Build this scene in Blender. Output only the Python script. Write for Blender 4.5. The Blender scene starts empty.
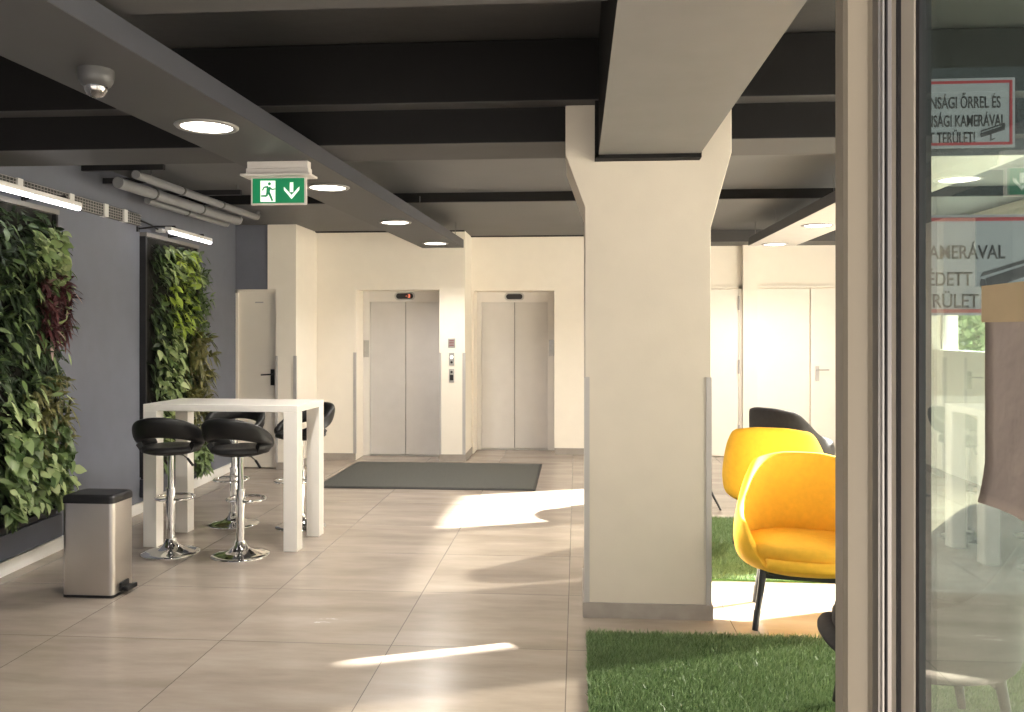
import bpy, bmesh, math, random
import numpy as np
from mathutils import Vector, Matrix
rnd = random.Random(7)
PI = math.pi
sc = bpy.context.scene
COL = sc.collection

# ------------------------------------------------------------------ camera
YAW = math.radians(4.32)
cam = bpy.data.cameras.new('camera')
cam.sensor_width = 36.0
cam.lens = 860 / 1024 * 36.0
cam.shift_y = -25 / 1024
cam.clip_start = 0.02
cam_o = bpy.data.objects.new('camera', cam)
COL.objects.link(cam_o)
cam_o.location = (0, 0, 1.62)
cam_o.rotation_euler = (PI / 2, 0, YAW)
sc.camera = cam_o

# ------------------------------------------------------------------ world, sun, exposure
sc.view_settings.view_transform = 'Standard'
sc.view_settings.look = 'None'
sc.view_settings.gamma = 1.0
sc.view_settings.use_curve_mapping = False
sc.view_settings.exposure = 1.1
w = bpy.data.worlds.new('daylight'); sc.world = w; w.use_nodes = True
bg = w.node_tree.nodes['Background']
bg.inputs['Color'].default_value = (0.97, 0.97, 1.0, 1)
bg.inputs['Strength'].default_value = 0.46
SUN_AZ, SUN_EL = math.radians(21), math.radians(23.6)
sun = bpy.data.lights.new('sun', 'SUN'); sun.energy = 40.0; sun.angle = math.radians(0.9); sun.color = (1.0, 0.95, 0.88)
sun_o = bpy.data.objects.new('sun', sun); COL.objects.link(sun_o)
sdir = Vector((math.cos(SUN_EL) * math.cos(SUN_AZ), math.cos(SUN_EL) * math.sin(SUN_AZ), math.sin(SUN_EL)))
sun_o.rotation_euler = (-sdir).to_track_quat('-Z', 'Y').to_euler()
sun_o.location = (12, 10, 8)
DOWNLIGHT_W = 85.0
try:
    sc.cycles.max_bounces = 10
    sc.cycles.diffuse_bounces = 6
    sc.cycles.transparent_max_bounces = 16
    sc.cycles.sample_clamp_indirect = 6.0
    sc.cycles.use_denoising = True
except Exception:
    pass

# ------------------------------------------------------------------ materials
def mat(name, col, rough=0.6, metal=0.0, spec=0.5, var=0.06, scale=6.0, bump=0.0, bscale=60.0, coat=0.0,
        emit=None, estr=0.0, aniso=None, col2=None):
    m = bpy.data.materials.new(name); m.use_nodes = True
    nt = m.node_tree; p = nt.nodes['Principled BSDF']
    p.inputs['Roughness'].default_value = rough
    p.inputs['Metallic'].default_value = metal
    p.inputs['Specular IOR Level'].default_value = spec
    p.inputs['Coat Weight'].default_value = coat
    tc = nt.nodes.new('ShaderNodeTexCoord')
    n = nt.nodes.new('ShaderNodeTexNoise'); n.inputs['Scale'].default_value = scale; n.inputs['Detail'].default_value = 4
    nt.links.new(tc.outputs['Object'], n.inputs['Vector'])
    r = nt.nodes.new('ShaderNodeValToRGB')
    lo = [max(0, c * (1 - var)) for c in col]
    hi = [min(1, c * (1 + var)) for c in (col2 or col)]
    r.color_ramp.elements[0].color = (*lo, 1); r.color_ramp.elements[1].color = (*hi, 1)
    r.color_ramp.elements[0].position = 0.3; r.color_ramp.elements[1].position = 0.7
    nt.links.new(n.outputs['Fac'], r.inputs['Fac'])
    nt.links.new(r.outputs['Color'], p.inputs['Base Color'])
    if bump:
        b = nt.nodes.new('ShaderNodeBump'); b.inputs['Strength'].default_value = bump; b.inputs['Distance'].default_value = 0.01
        n2 = nt.nodes.new('ShaderNodeTexNoise'); n2.inputs['Scale'].default_value = bscale; n2.inputs['Detail'].default_value = 3
        if aniso:
            mp = nt.nodes.new('ShaderNodeMapping'); mp.inputs['Scale'].default_value = aniso
            nt.links.new(tc.outputs['Object'], mp.inputs['Vector']); nt.links.new(mp.outputs['Vector'], n2.inputs['Vector'])
        else:
            nt.links.new(tc.outputs['Object'], n2.inputs['Vector'])
        nt.links.new(n2.outputs['Fac'], b.inputs['Height']); nt.links.new(b.outputs['Normal'], p.inputs['Normal'])
    if emit:
        p.inputs['Emission Color'].default_value = (*emit, 1); p.inputs['Emission Strength'].default_value = estr
    return m

def floor_mat():
    m = bpy.data.materials.new('large beige floor tile'); m.use_nodes = True
    nt = m.node_tree; p = nt.nodes['Principled BSDF']; L = nt.links.new
    tc = nt.nodes.new('ShaderNodeTexCoord'); sx = nt.nodes.new('ShaderNodeSeparateXYZ'); L(tc.outputs['Object'], sx.inputs[0])
    def M(op, a, b=None):
        n = nt.nodes.new('ShaderNodeMath'); n.operation = op
        for i, v in enumerate((a, b)):
            if v is None: continue
            if isinstance(v, (int, float)): n.inputs[i].default_value = v
            else: L(v, n.inputs[i])
        return n.outputs[0]
    T = 0.905
    def line(s, off):
        t = M('DIVIDE', M('SUBTRACT', s, off), T)
        f = M('FRACT', t)
        d = M('MINIMUM', f, M('SUBTRACT', 1.0, f))
        return M('LESS_THAN', d, 0.0024), M('FLOOR', t)
    lx, ix = line(sx.outputs[0], -0.05)
    ly, iy = line(sx.outputs[1], 4.375)
    joint = M('MAXIMUM', lx, ly)
    cell = nt.nodes.new('ShaderNodeCombineXYZ'); L(ix, cell.inputs[0]); L(iy, cell.inputs[1])
    wn = nt.nodes.new('ShaderNodeTexWhiteNoise'); L(cell.outputs[0], wn.inputs['Vector'])
    mp = nt.nodes.new('ShaderNodeMapping'); mp.inputs['Scale'].default_value = (0.8, 3.0, 1); L(tc.outputs['Object'], mp.inputs['Vector'])
    add = nt.nodes.new('ShaderNodeVectorMath'); add.operation = 'ADD'; L(mp.outputs[0], add.inputs[0])
    sc3 = nt.nodes.new('ShaderNodeVectorMath'); sc3.operation = 'SCALE'; sc3.inputs['Scale'].default_value = 7.0; L(wn.outputs['Color'], sc3.inputs[0]); L(sc3.outputs[0], add.inputs[1])
    n = nt.nodes.new('ShaderNodeTexNoise'); n.inputs['Scale'].default_value = 1.6; n.inputs['Detail'].default_value = 6; n.inputs['Roughness'].default_value = 0.62
    L(add.outputs[0], n.inputs['Vector'])
    r = nt.nodes.new('ShaderNodeValToRGB')
    r.color_ramp.elements[0].color = (0.26, 0.212, 0.172, 1); r.color_ramp.elements[1].color = (0.385, 0.33, 0.28, 1)
    r.color_ramp.elements[0].position = 0.28; r.color_ramp.elements[1].position = 0.72
    L(n.outputs['Fac'], r.inputs['Fac'])
    mx = nt.nodes.new('ShaderNodeMix'); mx.data_type = 'RGBA'
    L(joint, mx.inputs[0]); L(r.outputs['Color'], mx.inputs[6]); mx.inputs[7].default_value = (0.12, 0.10, 0.085, 1)
    L(mx.outputs[2], p.inputs['Base Color'])
    rr = nt.nodes.new('ShaderNodeMapRange'); L(n.outputs['Fac'], rr.inputs[0]); rr.inputs[3].default_value = 0.20; rr.inputs[4].default_value = 0.30
    L(rr.outputs[0], p.inputs['Roughness'])
    p.inputs['Specular IOR Level'].default_value = 0.55
    return m

def glass_mat(name, tint=(0.93, 0.97, 0.95), base=0.04):
    m = bpy.data.materials.new(name); m.use_nodes = True
    nt = m.node_tree; L = nt.links.new
    for n in list(nt.nodes):
        if n.type != 'OUTPUT_MATERIAL': nt.nodes.remove(n)
    out = [n for n in nt.nodes if n.type == 'OUTPUT_MATERIAL'][0]
    g = nt.nodes.new('ShaderNodeNewGeometry')
    d = nt.nodes.new('ShaderNodeVectorMath'); d.operation = 'DOT_PRODUCT'; L(g.outputs['Normal'], d.inputs[0]); L(g.outputs['Incoming'], d.inputs[1])
    def M(op, a, b):
        n = nt.nodes.new('ShaderNodeMath'); n.operation = op; n.use_clamp = False
        for i, v in enumerate((a, b)):
            if isinstance(v, (int, float)): n.inputs[i].default_value = v
            else: L(v, n.inputs[i])
        return n.outputs[0]
    ab = nt.nodes.new('ShaderNodeMath'); ab.operation = 'ABSOLUTE'; L(d.outputs['Value'], ab.inputs[0])
    f = M('ADD', M('MULTIPLY', M('POWER', M('SUBTRACT', 1.0, ab.outputs[0]), 5.0), 1 - base), base)
    t = nt.nodes.new('ShaderNodeBsdfTransparent'); t.inputs[0].default_value = (*tint, 1)
    gl = nt.nodes.new('ShaderNodeBsdfGlossy'); gl.inputs['Roughness'].default_value = 0.0; gl.inputs[0].default_value = (1, 1, 1, 1)
    mx = nt.nodes.new('ShaderNodeMixShader'); L(f, mx.inputs[0]); L(t.outputs[0], mx.inputs[1]); L(gl.outputs[0], mx.inputs[2])
    L(mx.outputs[0], out.inputs['Surface'])
    return m

def added_screen_mat():
    m = bpy.data.materials.new('added sun softening cloth'); m.use_nodes = True
    nt = m.node_tree; L = nt.links.new
    out = [n for n in nt.nodes if n.type == 'OUTPUT_MATERIAL'][0]
    nt.nodes.remove(nt.nodes['Principled BSDF'])
    t = nt.nodes.new('ShaderNodeBsdfTransparent'); t.inputs[0].default_value = (1, 0.98, 0.94, 1)
    tl = nt.nodes.new('ShaderNodeBsdfTranslucent'); tl.inputs[0].default_value = (0.8, 0.76, 0.7, 1)
    df = nt.nodes.new('ShaderNodeBsdfDiffuse'); df.inputs[0].default_value = (0.75, 0.72, 0.68, 1)
    wv = nt.nodes.new('ShaderNodeTexNoise'); wv.inputs['Scale'].default_value = 3
    a = nt.nodes.new('ShaderNodeMixShader'); a.inputs[0].default_value = 0.25; L(tl.outputs[0], a.inputs[1]); L(df.outputs[0], a.inputs[2])
    mr = nt.nodes.new('ShaderNodeMapRange'); L(wv.outputs['Fac'], mr.inputs[0]); mr.inputs[3].default_value = 0.60; mr.inputs[4].default_value = 0.70
    b = nt.nodes.new('ShaderNodeMixShader'); L(mr.outputs[0], b.inputs[0]); L(t.outputs[0], b.inputs[1]); L(a.outputs[0], b.inputs[2])
    L(b.outputs[0], out.inputs['Surface'])
    return m

def leaf_mat(name, c1, c2, c3=None):
    m = bpy.data.materials.new(name); m.use_nodes = True
    nt = m.node_tree; L = nt.links.new; p = nt.nodes['Principled BSDF']
    out = [n for n in nt.nodes if n.type == 'OUTPUT_MATERIAL'][0]
    g = nt.nodes.new('ShaderNodeNewGeometry')
    r = nt.nodes.new('ShaderNodeValToRGB')
    r.color_ramp.elements[0].color = (*c1, 1); r.color_ramp.elements[1].color = (*c2, 1)
    if c3:
        e = r.color_ramp.elements.new(0.93); e.color = (*c2, 1); r.color_ramp.elements[-1].color = (*c3, 1)
    L(g.outputs['Random Per Island'], r.inputs['Fac'])
    L(r.outputs['Color'], p.inputs['Base Color']); p.inputs['Roughness'].default_value = 0.38
    t = nt.nodes.new('ShaderNodeBsdfTranslucent'); L(r.outputs['Color'], t.inputs[0])
    mx = nt.nodes.new('ShaderNodeMixShader'); mx.inputs[0].default_value = 0.22
    L(p.outputs[0], mx.inputs[1]); L(t.outputs[0], mx.inputs[2]); L(mx.outputs[0], out.inputs['Surface'])
    return m

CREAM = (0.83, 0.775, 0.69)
M = dict(
    floor=floor_mat(),
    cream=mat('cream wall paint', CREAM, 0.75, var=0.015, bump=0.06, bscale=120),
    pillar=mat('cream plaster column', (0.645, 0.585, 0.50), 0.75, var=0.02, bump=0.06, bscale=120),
    bluegrey=mat('blue grey wall paint', (0.138, 0.148, 0.185), 0.6, var=0.04, bump=0.05, bscale=120),
    ceil=mat('dark grey ceiling paint', (0.05, 0.049, 0.05), 0.55, spec=0.35, var=0.12, scale=1.6, bump=0.25, bscale=9),
    ceil_mid=mat('mid grey ceiling paint', (0.105, 0.104, 0.108), 0.55, spec=0.35, var=0.05, scale=2, bump=0.03, bscale=40),
    beam=mat('black beam paint', (0.006, 0.0055, 0.006), 0.7, spec=0.25, var=0.1, bump=0.05, bscale=40),
    soffit=mat('grey underside with painted bounce light', (0.062, 0.060, 0.061), 0.6, spec=0.3, var=0.04),  # lighter than the beam sides: floor bounce put into the colour
    panelgrey=mat('grey painted ceiling panel', (0.052, 0.051, 0.054), 0.5, spec=0.4, var=0.03),
    panelside=mat('slate panel edge', (0.05, 0.052, 0.064), 0.45, var=0.03),
    soffit_daylit=mat('grey beam underside with painted daylight', (0.15, 0.144, 0.142), 0.5, var=0.04),  # paler than the other undersides: entrance daylight put into the colour
    panelpale=mat('pale ceiling panel paint', (0.55, 0.52, 0.49), 0.5, var=0.03),
    greytile=mat('grey tile skirting', (0.33, 0.295, 0.265), 0.45, var=0.12, scale=9),
    guard=mat('grey plastic corner guard', (0.44, 0.42, 0.41), 0.4, var=0.02),
    white=mat('white lacquer', (0.82, 0.79, 0.74), 0.28, var=0.015, coat=0.25),
    whitetrim=mat('white skirting paint', (0.78, 0.77, 0.75), 0.45, var=0.02),
    doorcream=mat('cream door paint', (0.78, 0.73, 0.65), 0.5, var=0.012),
    doorwhite=mat('white door paint', (0.82, 0.78, 0.71), 0.5, var=0.012),
    liftmetal=mat('painted elevator metal', (0.60, 0.575, 0.555), 0.42, var=0.025, bump=0.05, bscale=30, aniso=(8, 8, 0.3)),
    liftframe=mat('elevator frame metal', (0.68, 0.65, 0.62), 0.42, var=0.02),
    plate=mat('brushed steel plate', (0.45, 0.44, 0.42), 0.35, metal=0.7, var=0.06, scale=40),
    blackgloss=mat('black display plastic', (0.012, 0.011, 0.012), 0.5, var=0.1),
    led=mat('red display lamp', (0.5, 0.05, 0.03), 0.4, emit=(1, 0.25, 0.12), estr=1.2),
    buttonlight=mat('lit button', (0.9, 0.9, 0.9), 0.4, emit=(1, 0.96, 0.9), estr=1.5),
    chrome=mat('polished chrome', (0.80, 0.80, 0.80), 0.07, metal=1.0, var=0.02),
    leather=mat('black leatherette', (0.007, 0.007, 0.0075), 0.42, spec=0.32, var=0.2, bump=0.12, bscale=160),
    seatleather=mat('charcoal leatherette', (0.016, 0.0155, 0.0155), 0.45, spec=0.35, var=0.2, bump=0.15, bscale=160),
    blackplastic=mat('black plastic', (0.010, 0.010, 0.0105), 0.4, spec=0.35, var=0.1),
    blackmetal=mat('black metal', (0.018, 0.018, 0.02), 0.4, var=0.1),
    steel=mat('brushed stainless steel', (0.56, 0.53, 0.50), 0.30, metal=1.0, var=0.05, scale=4, bump=0.06, bscale=70, aniso=(0.4, 0.4, 12)),
    yellow=mat('mustard yellow cloth', (0.88, 0.50, 0.035), 0.85, var=0.05, scale=30, bump=0.15, bscale=350),
    yellowin=mat('mustard yellow cushion cloth', (0.84, 0.47, 0.035), 0.85, var=0.05, scale=30, bump=0.15, bscale=350),
    blackcloth=mat('charcoal armchair cloth', (0.028, 0.026, 0.028), 0.75, var=0.15, scale=30, bump=0.15, bscale=300),
    doormat=mat('charcoal ribbed doormat', (0.092, 0.093, 0.084), 0.95, var=0.25, scale=60, bump=0.6, bscale=300),
    matedge=mat('black rubber mat edge', (0.03, 0.03, 0.03), 0.7, var=0.1),
    turfbase=mat('green turf backing', (0.06, 0.13, 0.03), 0.95, var=0.3, scale=60),
    turf=leaf_mat('synthetic grass blade', (0.095, 0.16, 0.06), (0.27, 0.37, 0.18)),
    leafdark=leaf_mat('dark green leaf', (0.015, 0.030, 0.013), (0.065, 0.10, 0.045)),
    leafmid=leaf_mat('mid green leaf', (0.05, 0.09, 0.028), (0.19, 0.27, 0.10)),
    leaflight=leaf_mat('light green leaf', (0.17, 0.25, 0.085), (0.46, 0.53, 0.27)),
    leafyellow=leaf_mat('yellow green leaf', (0.22, 0.32, 0.04), (0.42, 0.52, 0.10)),
    leafred=leaf_mat('dark red leaf', (0.035, 0.010, 0.013), (0.13, 0.045, 0.05), (0.5, 0.36, 0.34)),
    leafolive=leaf_mat('bronze olive leaf', (0.07, 0.075, 0.02), (0.20, 0.19, 0.07)),
    substrate=mat('dark planting felt', (0.015, 0.014, 0.011), 0.95, var=0.4, scale=30, bump=0.6, bscale=30),
    frameblack=mat('black planter frame', (0.016, 0.016, 0.018), 0.5, var=0.1),
    framegrey=mat('grey planter rail', (0.22, 0.21, 0.20), 0.45, var=0.05),
    trough=mat('slate blue trough panel', (0.055, 0.06, 0.078), 0.45, var=0.05),
    tube=mat('lit grow tube', (0.9, 0.9, 0.9), 0.4, emit=(1.0, 0.96, 1.0), estr=4.5),
    tubebody=mat('white lamp housing', (0.7, 0.69, 0.68), 0.4, var=0.02),
    galv=mat('galvanised wire', (0.45, 0.43, 0.42), 0.45, metal=0.6, var=0.1),
    pipe=mat('grey plastic pipe', (0.20, 0.203, 0.215), 0.45, var=0.05),
    pipeband=mat('dark pipe band', (0.05, 0.05, 0.05), 0.5, var=0.1),
    diffuser=mat('lit lamp diffuser', (0.9, 0.88, 0.85), 0.4, emit=(1.0, 0.90, 0.80), estr=5.0),
    ring=mat('lamp trim ring', (0.30, 0.29, 0.28), 0.35, metal=0.5, var=0.03),
    signgreen=mat('green exit sign face', (0.0, 0.17, 0.065), 0.4, var=0.02, emit=(0.0, 0.30, 0.11), estr=0.15),
    signwhite=mat('white exit pictogram', (0.8, 0.86, 0.78), 0.4, var=0.02, emit=(0.8, 0.95, 0.78), estr=0.4),
    signhousing=mat('off white sign housing', (0.62, 0.58, 0.55), 0.4, var=0.02),
    domegrey=mat('grey camera housing', (0.055, 0.054, 0.056), 0.45, var=0.04),
    domeglass=mat('smoked camera dome', (0.25, 0.24, 0.24), 0.06, metal=0.85, var=0.3, scale=60),
    alu=mat('cream coated aluminium', (0.265, 0.23, 0.18), 0.4, var=0.02),  # cream darkened so the backlit dimness of the jamb is in the colour
    alu_lit=mat('cream door stile with painted light', (0.52, 0.465, 0.39), 0.35, var=0.02),  # lighter copy of the cream aluminium: light on the stile is in the colour
    alugrey=mat('grey aluminium track', (0.24, 0.225, 0.215), 0.3, metal=0.5, var=0.04),
    alubright=mat('bright aluminium lip', (0.36, 0.35, 0.34), 0.4, metal=0.6, var=0.03),
    gasket=mat('black rubber gasket', (0.012, 0.011, 0.014), 0.6, var=0.1),
    glass=glass_mat('door glass', (0.84, 0.92, 0.89), 0.11),
    winglass=glass_mat('window glass', (0.96, 0.98, 0.97)),
    added_screen=added_screen_mat(),
    paper=mat('brown wrapping paper', (0.40, 0.335, 0.295), 0.7, var=0.06, scale=14, bump=0.3, bscale=25),
    tape=mat('tan masking tape', (0.52, 0.40, 0.24), 0.6, var=0.06, scale=30),
    signface=mat('white sign board with painted shade', (0.21, 0.23, 0.26), 0.5, var=0.02),  # white board greyed: the half shade on it is in the colour
    signred=mat('red sign border', (0.24, 0.025, 0.035), 0.5, var=0.03),
    signink=mat('black sign print', (0.03, 0.03, 0.035), 0.5, var=0.03),
    paving=mat('pale outdoor paving', (0.42, 0.40, 0.37), 0.8, var=0.1, scale=2),
    bark=mat('tree bark', (0.12, 0.09, 0.06), 0.9, var=0.3, scale=20, bump=0.5, bscale=20),
    winframe=mat('cream window frame', (0.60, 0.56, 0.50), 0.4, var=0.02),
    wire=mat('thin steel wire', (0.2, 0.2, 0.2), 0.4, metal=0.8, var=0.05),
)

# ------------------------------------------------------------------ helpers
class MB:
    def __init__(self): self.v = []; self.f = []; self.s = []; self.mi = []; self.cur = 0
    def add(self, vs, fs, smooth=False):
        o = len(self.v); self.v += [tuple(p) for p in vs]
        for f in fs: self.f.append(tuple(i + o for i in f)); self.s.append(smooth); self.mi.append(self.cur)
    def box(self, x0, x1, y0, y1, z0, z1):
        vs = [(x, y, z) for z in (z0, z1) for y in (y0, y1) for x in (x0, x1)]
        self.add(vs, [(0, 2, 3, 1), (4, 5, 7, 6), (0, 1, 5, 4), (2, 6, 7, 3), (0, 4, 6, 2), (1, 3, 7, 5)])
        return self
    def tube(self, p0, p1, r0, r1=None, n=16, caps=True):
        r1 = r0 if r1 is None else r1
        p0 = Vector(p0); p1 = Vector(p1); d = (p1 - p0).normalized()
        a = d.orthogonal().normalized(); b = d.cross(a)
        vs = []
        for p, r in ((p0, r0), (p1, r1)):
            for k in range(n):
                t = 2 * PI * k / n; vs.append(p + a * (r * math.cos(t)) + b * (r * math.sin(t)))
        self.add(vs, [(k, (k + 1) % n, n + (k + 1) % n, n + k) for k in range(n)], True)
        if caps: self.add(vs, [tuple(range(n - 1, -1, -1)), tuple(range(n, 2 * n))])
        return self
    def path(self, pts, r, n=10, closed=False):
        pts = [Vector(p) for p in pts]; m = len(pts); vs = []
        up = Vector((0, 0, 1))
        for i, p in enumerate(pts):
            q0 = pts[(i - 1) % m] if (closed or i > 0) else p
            q1 = pts[(i + 1) % m] if (closed or i < m - 1) else p
            d = (q1 - q0).normalized()
            u = up if abs(d.z) < 0.95 else Vector((1, 0, 0))
            a = d.cross(u).normalized(); b = a.cross(d)
            rr = r[i] if isinstance(r, (list, tuple)) else r
            for k in range(n):
                t = 2 * PI * k / n; vs.append(p + a * (rr * math.cos(t)) + b * (rr * math.sin(t)))
        fs = []
        for i in range(m if closed else m - 1):
            j = (i + 1) % m
            for k in range(n): fs.append((i * n + k, i * n + (k + 1) % n, j * n + (k + 1) % n, j * n + k))
        self.add(vs, fs, True)
        if not closed: self.add(vs, [tuple(range(n - 1, -1, -1)), tuple(range((m - 1) * n, m * n))])
        return self
    def lathe(self, prof, n=40, c=(0, 0, 0), smooth=True):
        vs = []
        for r, z in prof:
            for k in range(n):
                t = 2 * PI * k / n; vs.append((c[0] + r * math.cos(t), c[1] + r * math.sin(t), c[2] + z))
        fs = [(i * n + k, i * n + (k + 1) % n, (i + 1) * n + (k + 1) % n, (i + 1) * n + k) for i in range(len(prof) - 1) for k in range(n)]
        self.add(vs, fs, smooth)
        self.add(vs[:n], [tuple(range(n - 1, -1, -1))]); self.add(vs[-n:], [tuple(range(n))])
        return self
    def prism(self, poly, y0, y1):           # polygon in xz, extruded in y
        n = len(poly)
        vs = [(x, y0, z) for x, z in poly] + [(x, y1, z) for x, z in poly]
        self.add(vs, [tuple(range(n)), tuple(range(2 * n - 1, n - 1, -1))] + [(k, n + k, n + (k + 1) % n, (k + 1) % n) for k in range(n)])
        return self
    def build(self, name, m, parent=None, bevel=0.0, loc=None, subsurf=0, solid=0.0):
        me = bpy.data.meshes.new(name); me.from_pydata(self.v, [], self.f)
        for mm in (m if isinstance(m, (list, tuple)) else [m]): me.materials.append(mm)
        me.polygons.foreach_set('use_smooth', self.s); me.polygons.foreach_set('material_index', self.mi)
        bm = bmesh.new(); bm.from_mesh(me)
        if subsurf or solid: bmesh.ops.remove_doubles(bm, verts=bm.verts, dist=1e-5)
        bmesh.ops.recalc_face_normals(bm, faces=bm.faces)
        bm.to_mesh(me); bm.free(); me.update()
        o = bpy.data.objects.new(name, me); COL.objects.link(o)
        if parent: o.parent = parent
        if loc: o.location = loc
        if solid:
            s = o.modifiers.new('thickness', 'SOLIDIFY'); s.thickness = solid; s.offset = -1
        if bevel:
            b = o.modifiers.new('edge', 'BEVEL'); b.width = bevel; b.segments = 2; b.limit_method = 'ANGLE'; b.angle_limit = math.radians(50)
        if subsurf:
            s = o.modifiers.new('smooth', 'SUBSURF'); s.levels = subsurf; s.render_levels = subsurf
        return o

def tag(o, label, cat, group=None, kind=None):
    if label: o['label'] = label
    if cat: o['category'] = cat
    if group: o['group'] = group
    if kind: o['kind'] = kind
    return o
def struct(o): o['kind'] = 'structure'; return o
def thing(name, label, cat, loc=(0, 0, 0), rz=0.0, group=None):
    o = bpy.data.objects.new(name, None); o.empty_display_size = 0.1; COL.objects.link(o)
    o.location = loc; o.rotation_euler = (0, 0, rz)
    return tag(o, label, cat, group)
def dup(root, loc, rz, label, group=None):
    r = root.copy(); COL.objects.link(r); r.location = loc; r.rotation_euler = (0, 0, rz); r['label'] = label
    if group: r['group'] = group
    for ch in [c for c in bpy.data.objects if c.parent is root]:
        c = ch.copy(); COL.objects.link(c); c.parent = r
        for g in [q for q in bpy.data.objects if q.parent is ch]:
            d = g.copy(); COL.objects.link(d); d.parent = c
    return r
def B(*a): return MB().box(*a)

# ------------------------------------------------------------------ the shell of the lobby
struct(B(-5.2, 4.6, -1.5, 12.2, -0.12, 0).build('floor', M['floor']))
struct(B(-30, 60, -20, 60, -0.22, -0.13).build('ground', M['paving']))

LW_A = 0.048                                   # the left wall runs slightly away from the room axis
def lwx(t): return -3.79 - LW_A * (t - 5.39)
mb = MB()
t0, t1 = -1.5, 9.84
vs = [(lwx(t0), t0, 0), (lwx(t1), t1, 0), (lwx(t1) - .25, t1, 0), (lwx(t0) - .25, t0, 0)]
vs += [(x, y, 3.4) for x, y, z in vs]
mb.add(vs, [(0, 1, 2, 3), (7, 6, 5, 4), (0, 4, 5, 1), (1, 5, 6, 2), (2, 6, 7, 3), (3, 7, 4, 0)])
struct(mb.build('wall_left', M['bluegrey']))
mb = MB()
vs = [(lwx(t0), t0, 0), (lwx(t1), t1, 0), (lwx(t1) + .018, t1, 0), (lwx(t0) + .018, t0, 0)]
vs += [(x, y, .095) for x, y, z in vs]
mb.add(vs, [(0, 1, 2, 3), (7, 6, 5, 4), (0, 4, 5, 1), (1, 5, 6, 2), (2, 6, 7, 3), (3, 7, 4, 0)])
struct(mb.build('baseboard_left', M['whitetrim']))

# narrow return wall with the utility door, then the pillar
PX0, PX1 = -3.61, -3.27                        # pillar left (upper part) and right edge
struct(B(-4.25, PX0, 9.84, 10.1, 2.11, 3.0).build('wall_back_left', M['bluegrey']))
struct(MB().prism([(-3.51, 0), (PX1, 0), (PX1, 3.0), (PX0, 3.0), (PX0, 2.11), (-3.51, 2.11)], 9.82, 10.62).build('trim_1', M['cream']))
struct(B(-3.505, PX1 + .008, 9.81, 10.61, 0, .085).build('baseboard_back_left', M['greytile']))
d1 = struct(B(-4.03, -3.51, 9.90, 9.95, 0.012, 2.105).build('door_1', M['doorcream'], bevel=.003))
struct(MB().box(-4.03, -3.985, 9.865, 9.91, 0, 2.11).box(-4.03, -3.51, 9.865, 9.91, 2.07, 2.11).build('door_frame', M['doorcream'], d1))
h = MB().box(-3.60, -3.555, 9.888, 9.90, .98, 1.17).tube((-3.575, 9.89, 1.11), (-3.575, 9.845, 1.11), .009).tube((-3.57, 9.848, 1.11), (-3.70, 9.848, 1.105), .009)
h.build('door_handle', M['blackplastic'], d1)['label'] = 'black lever handle'
B(-3.79, -3.69, 9.897, 9.90, 1.95, 1.965).build('door_plate', M['guard'], d1)
B(-4.03, -3.51, 9.95, 10.0, 0, 2.11).build('door_backing', M['doorcream'], d1)

# lift wall one
WY1, WY2 = 10.62, 11.30
W1L, W1R, W1E = -2.77, -1.71, -1.39
mb = MB().box(PX1 - .02, W1L, WY1, 11.4, 0, 3.0).box(W1R, W1E, WY1, 11.4, 0, 3.0).box(W1L, W1R, WY1, 11.4, 2.137, 3.0)
struct(mb.build('wall_back', M['cream']))
mb = MB().box(PX1, W1L, WY1 - .012, WY1, 0, .085).box(W1R, W1E + .012, WY1 - .012, WY1, 0, .085).box(W1E, W1E + .012, WY1, WY2, 0, .085)
struct(mb.build('baseboard_back', M['greytile']))
W2L, W2R = -1.36, -0.295
mb = MB().box(W1E, W2L, WY2, 12.1, 0, 3.0).box(W2R, 4.6, WY2, 12.1, 0, 3.0).box(W2L, W2R, WY2, 12.1, 2.153, 3.0)
struct(mb.build('wall_back_right', M['cream']))
struct(MB().box(W2R, 1.22, WY2 - .012, WY2, 0, .085).box(2.12, 2.30, WY2 - .112, WY2 - .1, 0, .085).build('baseboard_back_right', M['greytile']))
struct(B(W1L, W1R, 11.38, 11.5, 0, 2.3).build('trim_2', M['beam']))

# pilaster and doors on the right of the back wall
struct(B(2.12, 2.30, WY2 - .10, WY2, 0, 2.72).build('trim_3', M['cream']))
d2 = struct(B(1.25, 2.075, WY2 - .03, WY2 - .002, .01, 2.16).build('door_2', M['doorwhite'], bevel=.004))
struct(MB().box(2.075, 2.12, WY2 - .04, WY2 - .002, 0, 2.2).box(1.2, 2.12, WY2 - .04, WY2 - .002, 2.165, 2.2).build('door_frame', M['doorcream'], d2))
for z in (.32, 1.16, 1.98):
    MB().tube((2.078, WY2 - .045, z - .09), (2.078, WY2 - .045, z + .09), .013, n=10).build('hinge', M['guard'], d2)
d3 = struct(B(2.985, 3.86, WY2 - .03, WY2 - .002, .01, 2.165).build('door_3', M['doorwhite'], bevel=.004))
struct(B(2.31, 2.97, WY2 - .026, WY2 - .002, .01, 2.165).build('side_panel', M['doorwhite'], d3, bevel=.004))
struct(MB().box(2.30, 3.9, WY2 - .035, WY2 - .002, 2.18, 2.21).build('door_frame', M['doorcream'], d3))
h = MB().box(3.045, 3.09, WY2 - .04, WY2 - .03, .98, 1.17).tube((3.068, WY2 - .04, 1.125), (3.068, WY2 - .085, 1.125), .009).tube((3.063, WY2 - .082, 1.125), (3.20, WY2 - .082, 1.125), .009)
h.build('door_handle', M['guard'], d3)['label'] = 'dark grey lever handle'

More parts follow.
